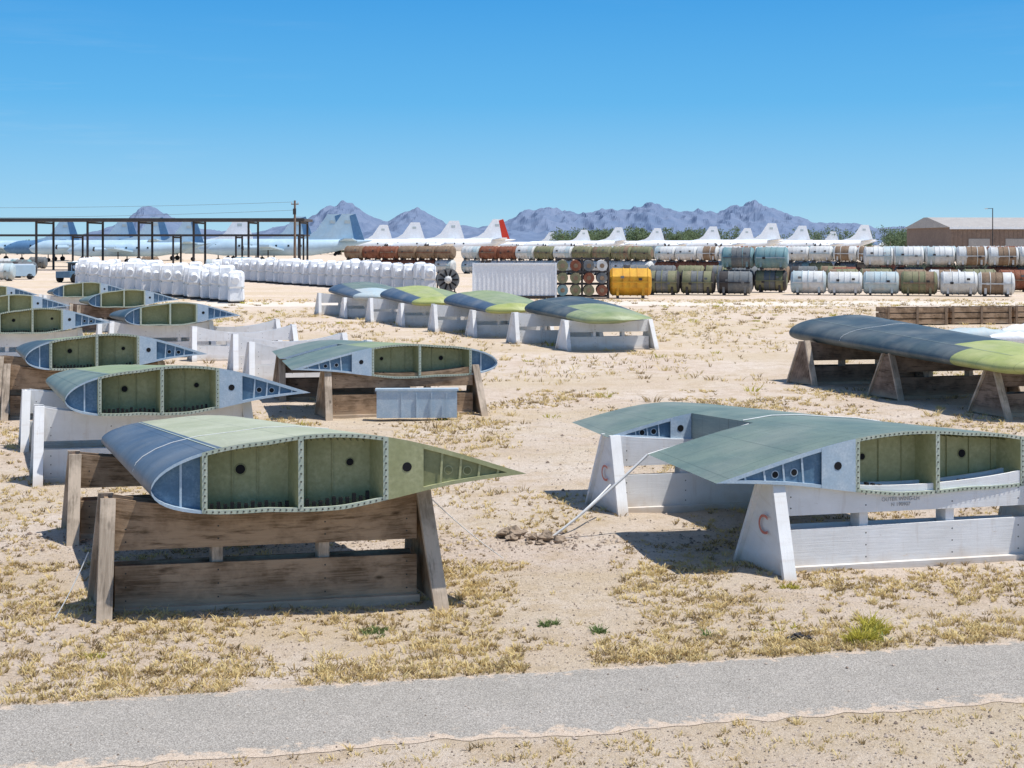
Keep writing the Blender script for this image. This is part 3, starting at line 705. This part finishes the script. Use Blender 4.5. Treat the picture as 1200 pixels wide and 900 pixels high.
for X,Y,me_,r,s in ((-30,258,acb,.03,.86),(-35.5,280,acb,.03,.9),(-60,262,acb,.03,.76),(-73,288,acb,.05,.86),(-84,304,acd,.1,.86),(-46,304,acb,.05,.9),(-100,314,acb,.1,.86),(-62,320,acw,.1,.9)):
    place(me_,'parked_airplane',(X-30*s,Y,0),r,scale=s)
# ------------------------------------------------------------ shade structure
def canopy(x0,x1,y0,y1,z,th,xsp,nm):
    mb=MB(); mb.box(((x0+x1)/2,(y0+y1)/2,z+th/2),(x1-x0,y1-y0,th),M['canopy'])
    for y in (y0+.4,y1-.4):
        for x in xsp: mb.box((x,y,z/2),(.26,.26,z),M['steel'])
    for x in xsp: mb.box((x,(y0+y1)/2,z-.2),(.2,y1-y0-.4,.25),M['steel'])
    mb.box(((x0+x1)/2,y0-.05,z+th/2),(x1-x0-.2,.1,th+.1),M['steel']); mb.build(nm)
canopy(-100,-28.3,192,200,6.75,.35,[-96,-82,-65,-58,-51,-43.5,-36,-29],'shade_canopy')
canopy(-110,-33,224,230,4.9,.25,[-105,-88,-70,-54,-44,-34],'shade_canopy')
mb=MB(); mb.cyl((-29.3,190,0),(-29.3,190,9.5),.2,.13,10,M['wooddark']); mb.box((-29.3,190,9.0),(1.0,.14,.14),M['wooddark']); mb.box((-29.3,189.7,8.0),(.4,.3,.8),M['steel'])
for x in (-.45,0,.45): mb.cyl((-29.3+x,190,9.07),(-29.3+x,190,9.3),.06,.05,6,M['cwhite'])
mb.build('utility_pole')
mb=MB()
for z0,z1 in ((9.3,11.2),(8.2,9.4)):
    pr=V((-29.3,190,z0)); p1=V((-150,190,z1))
    for k in range(1,21):
        q=V((-29.3,190,z0)).lerp(p1,k/20)-Z*1.6*4*(k/20)*(1-k/20); mb.cyl(pr,q,.02,.02,5,M['cgrey'],False); pr=q
mb.build('power_lines')
mb=MB(); mb.box((0,0,.75),(3.4,1.6,.6),M['bluedark']);mb.box((.6,0,1.4),(1.3,1.5,.8),M['glass']);mb.box((.6,0,1.85),(1.5,1.6,.1),M['cteal'])
for x in (-1.1,1.1):
    for y in (-.8,.8): mb.cyl((x,y-.12,.42),(x,y+.12,.42),.42,.42,14,M['tire'])
mb.build('tow_tractor',(-41,132,0),1.2)
mb=MB(); mb.box((0,0,.9),(3,2,1.1),M['acb']);mb.box((0,0,1.5),(2.6,1.7,.12),M['acw'])
for x in (-1,1):
    for y in (-.9,.9): mb.cyl((x,y-.1,.3),(x,y+.1,.3),.3,.3,12,M['tire'])
mb.build('ground_power_cart',(-50,143,0),.3)
for X,Y in ((-52,150),(-56,155),(-44,168),(-60,172),(-37,176),(-48,180),(-66,185),(-40,210),(-55,214),(-70,208)):
    place(ch(cans[ch(('cteal','cgrey','cwhite','rust'))]),'engine_shipping_container',(X,Y,0),random.uniform(-.3,.3))
for X,Y in ((-52.5,136),(-49.5,136.5)): place(cans['csky'][0],'engine_shipping_container',(X,Y,0),.05)
mb=MB(); W,D,H=46,26,7.2
mb.box((0,0,H/2),(W,D,H),M['wall'])
mb.hexa([(-W/2-.6,-D/2-.6,H),(W/2+.6,-D/2-.6,H),(W/2+.6,D/2+.6,H),(-W/2-.6,D/2+.6,H)],[(-W/2-.6,-1,H+2.3),(W/2+.6,-1,H+2.3),(W/2+.6,1,H+2.3),(-W/2-.6,1,H+2.3)],M['roof'])
mb.box((0,-D/2-.62,H-.15),(W+1.2,.1,.5),M['acw'])
for k in range(5): mb.box((-17+k*8,-D/2-.05,2.4),(4.6,.12,4.8),M['roof'])
for k in range(46): mb.box((-W/2+k+.5,-D/2-.03,H/2+.2),(.12,.08,H-.6),M['wall'])
mb.build('warehouse_building',(114,310,0),.08)
mb=MB(); mb.cyl((0,0,0),(0,0,11),.14,.09,8,M['steel']); mb.box((-.6,0,11),(1.4,.1,.1),M['steel']); mb.box((-1.3,0,10.95),(.6,.25,.15),M['cwhite'])
mb.build('street_lamp',(99,290,0))
# ------------------------------------------------------------ tree line
vs=[];fs=[];mi=[]
def tree(x,y,h,r):
    i=len(vs)
    for k in range(5):
        a=k*1.256; vs.append((x+.25*math.cos(a),y+.25*math.sin(a),0)); 
    for k in range(5):
        a=k*1.256; vs.append((x+.1*math.cos(a),y+.1*math.sin(a),h*.7))
    for k in range(5): fs.append((i+k,i+(k+1)%5,i+5+(k+1)%5,i+5+k)); mi.append(1)
    cl=[(random.gauss(0,r*.45),random.gauss(0,r*.45),random.uniform(.3,.92)*h,random.uniform(.3,.5)*r) for _ in range(9)]
    for (cx,cy,cz,cr) in cl:
        for _ in range(26):
            d=V((random.gauss(0,1),random.gauss(0,1),random.gauss(0,.8))).normalized()*cr*random.uniform(.5,1.1)
            p=V((x+cx,y+cy,cz))+d; s=random.uniform(.35,.7); a=V((random.gauss(0,1),random.gauss(0,1),random.gauss(0,1))).normalized(); b_=a.orthogonal().normalized()
            j=len(vs); vs.extend([tuple(p+a*s),tuple(p+b_*s),tuple(p-a*s)]); fs.append((j,j+1,j+2)); mi.append(0)
for k in range(210):
    y=random.uniform(680,820); 
    px=random.choice((random.uniform(655,820),random.uniform(655,820),random.uniform(655,840),random.uniform(800,1010),random.uniform(1040,1100),random.uniform(980,1200)))
    tree((px-600)/1650*y,y,random.uniform(7,13)*y/720,random.uniform(3,5.5))
for k in range(30):
    y=random.uniform(500,600); tree(random.uniform(-190,-60),y,random.uniform(3,5.5),3)
me=bpy.data.meshes.new('tree_line'); me.from_pydata(vs,[],fs); me.materials.append(plain('foliage',(.08,.12,.055),(.13,.17,.08),.8,.3)); me.materials.append(M['wooddark']); me.polygons.foreach_set('material_index',mi); place(me,'tree_line')
# ------------------------------------------------------------ mountains
prof=[(-400,287),(60,287),(95,276),(130,267),(150,258),(163,246),(175,243),(188,250),(205,257),(225,268),(260,272),(300,274),(335,264),(352,262),(372,252),(388,241),(402,238),(418,243),(438,257),(455,261),(470,252),(490,245),(505,254),(525,264),(560,268),(595,260),(612,250),(640,244),(665,250),(690,251),(712,246),(735,247),(765,238),(782,246),(800,250),(822,247),(840,251),(858,244),(885,237),(905,247),(930,255),(960,262),(1000,263),(1030,268),(1060,267),(1080,273),(1100,283),(1130,287),(1700,287)]
pxs=[p[0] for p in prof];pys=[p[1] for p in prof]
def mountains(name,D,scale,col,col2,seed,shift=0):
    P=[]; rows=44
    for j in range(rows):
        t=j/(rows-1); r=D*(.84+.32*t); env=max(0,1-abs(t-.5)*2)
        rw=[]
        for i in range(860):
            px=-150+i*1.8; X=(px-600)/1650*r
            Hh=max(0,(288-np.interp(px+shift,pxs,pys)))*scale*D/1650
            ridge=1-abs(noise.noise(V((X/260,r/900,seed+4))))*2
            ridge2=1-abs(noise.noise(V((X/110,r/420,seed+9))))*2
            fine=noise.fractal(V((X/90,r/200,seed)),.8,2.2,4)
            h=Hh*(env**1.1)*(1+(1-env)*(.75*ridge+.3*ridge2)*.8)+Hh*.10*(ridge2-.45)*env**.5+Hh*.05*fine*env**.5
            rw.append((X,r,max(-5,h) + (3.5 if env>.9 else 0)))
        P.append(rw)
    m,nt,b=new_mat(name+'_haze_tinted_rock'); b.inputs['Roughness'].default_value=1; b.inputs['Specular IOR Level'].default_value=0
    co=coord(nt); n=noise_tex(nt,co,.004,8,.75); nt.links.new(mixc(nt,ramp(nt,n,.38,.62),col,col2),b.inputs['Base Color'])  # blue distance haze is painted into the rock colour
    mb=MB(); mb.grid(P,m,False); mb.build(name)
mountains('mountains',12500,1,(.135,.185,.28),(.185,.23,.325),3)  # both colours include the aerial haze tint
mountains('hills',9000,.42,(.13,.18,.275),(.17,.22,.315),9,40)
# ------------------------------------------------------------ sky + sun
el,az=math.radians(67),math.radians(103)
w=bpy.data.worlds.new('World'); scene.world=w; w.use_nodes=True; nt=w.node_tree; bg=nt.nodes['Background']
sky=nt.nodes.new('ShaderNodeTexSky'); sky.sky_type='NISHITA'; sky.sun_disc=False; sky.sun_elevation=el; sky.sun_rotation=az
sky.altitude=700; sky.air_density=1; sky.dust_density=.3; sky.ozone_density=2
SK=.14
co=coord(nt,'Generated'); sp=nt.nodes.new('ShaderNodeSeparateXYZ'); nt.links.new(co,sp.inputs[0])
cr=nt.nodes.new('ShaderNodeValToRGB'); e=cr.color_ramp.elements
e[0].position=0; e[0].color=(.40,.70,.88,1); e[1].position=1; e[1].color=(.02,.24,.72,1)
for p,c in ((.12,(.27,.60,.88,1)),(.4,(.095,.45,.85,1)),(.7,(.036,.34,.79,1))):
    x=e.new(p); x.color=c
nt.links.new(ramp(nt,sp.outputs[2],0,.25),cr.inputs[0])
cl=noise_tex(nt,co,4.2,7,.62,(1.2,1.2,16)); cl2=noise_tex(nt,co,2.6,2,.5,(1,1,3))
cf=math1(nt,'MULTIPLY',math1(nt,'MULTIPLY',ramp(nt,cl,.54,.78),ramp(nt,cl2,.48,.62)),.13)
base=mixc(nt,cf,cr.outputs[0],(.75,.85,.92))
vm=nt.nodes.new('ShaderNodeVectorMath'); vm.operation='SCALE'; vm.inputs['Scale'].default_value=1/SK; nt.links.new(base,vm.inputs[0])
fac=math1(nt,'MULTIPLY',ramp(nt,sp.outputs[2],.55,.2),.9)
nt.links.new(mixc(nt,fac,sky.outputs[0],vm.outputs[0]),bg.inputs[0]); bg.inputs[1].default_value=SK
L=bpy.data.lights.new('sun','SUN'); L.energy=5.0; L.angle=math.radians(.5); L.color=(1,.97,.92)
so=bpy.data.objects.new('sun',L); scene.collection.objects.link(so)
d=V((math.sin(az)*math.cos(el),math.cos(az)*math.cos(el),math.sin(el))); so.rotation_euler=d.to_track_quat('Z','Y').to_euler()
# ------------------------------------------------------------ camera
cam=bpy.data.cameras.new('camera'); cam.lens=49.5; cam.sensor_width=36; cam.shift_y=-163/1200; cam.clip_end=60000; cam.clip_start=.1
co_=bpy.data.objects.new('camera',cam); scene.collection.objects.link(co_); co_.location=(0,0,3.5); co_.rotation_euler=(math.pi/2,0,0); scene.camera=co_
scene.view_settings.view_transform='Standard'; scene.view_settings.look='None'; scene.view_settings.exposure=0
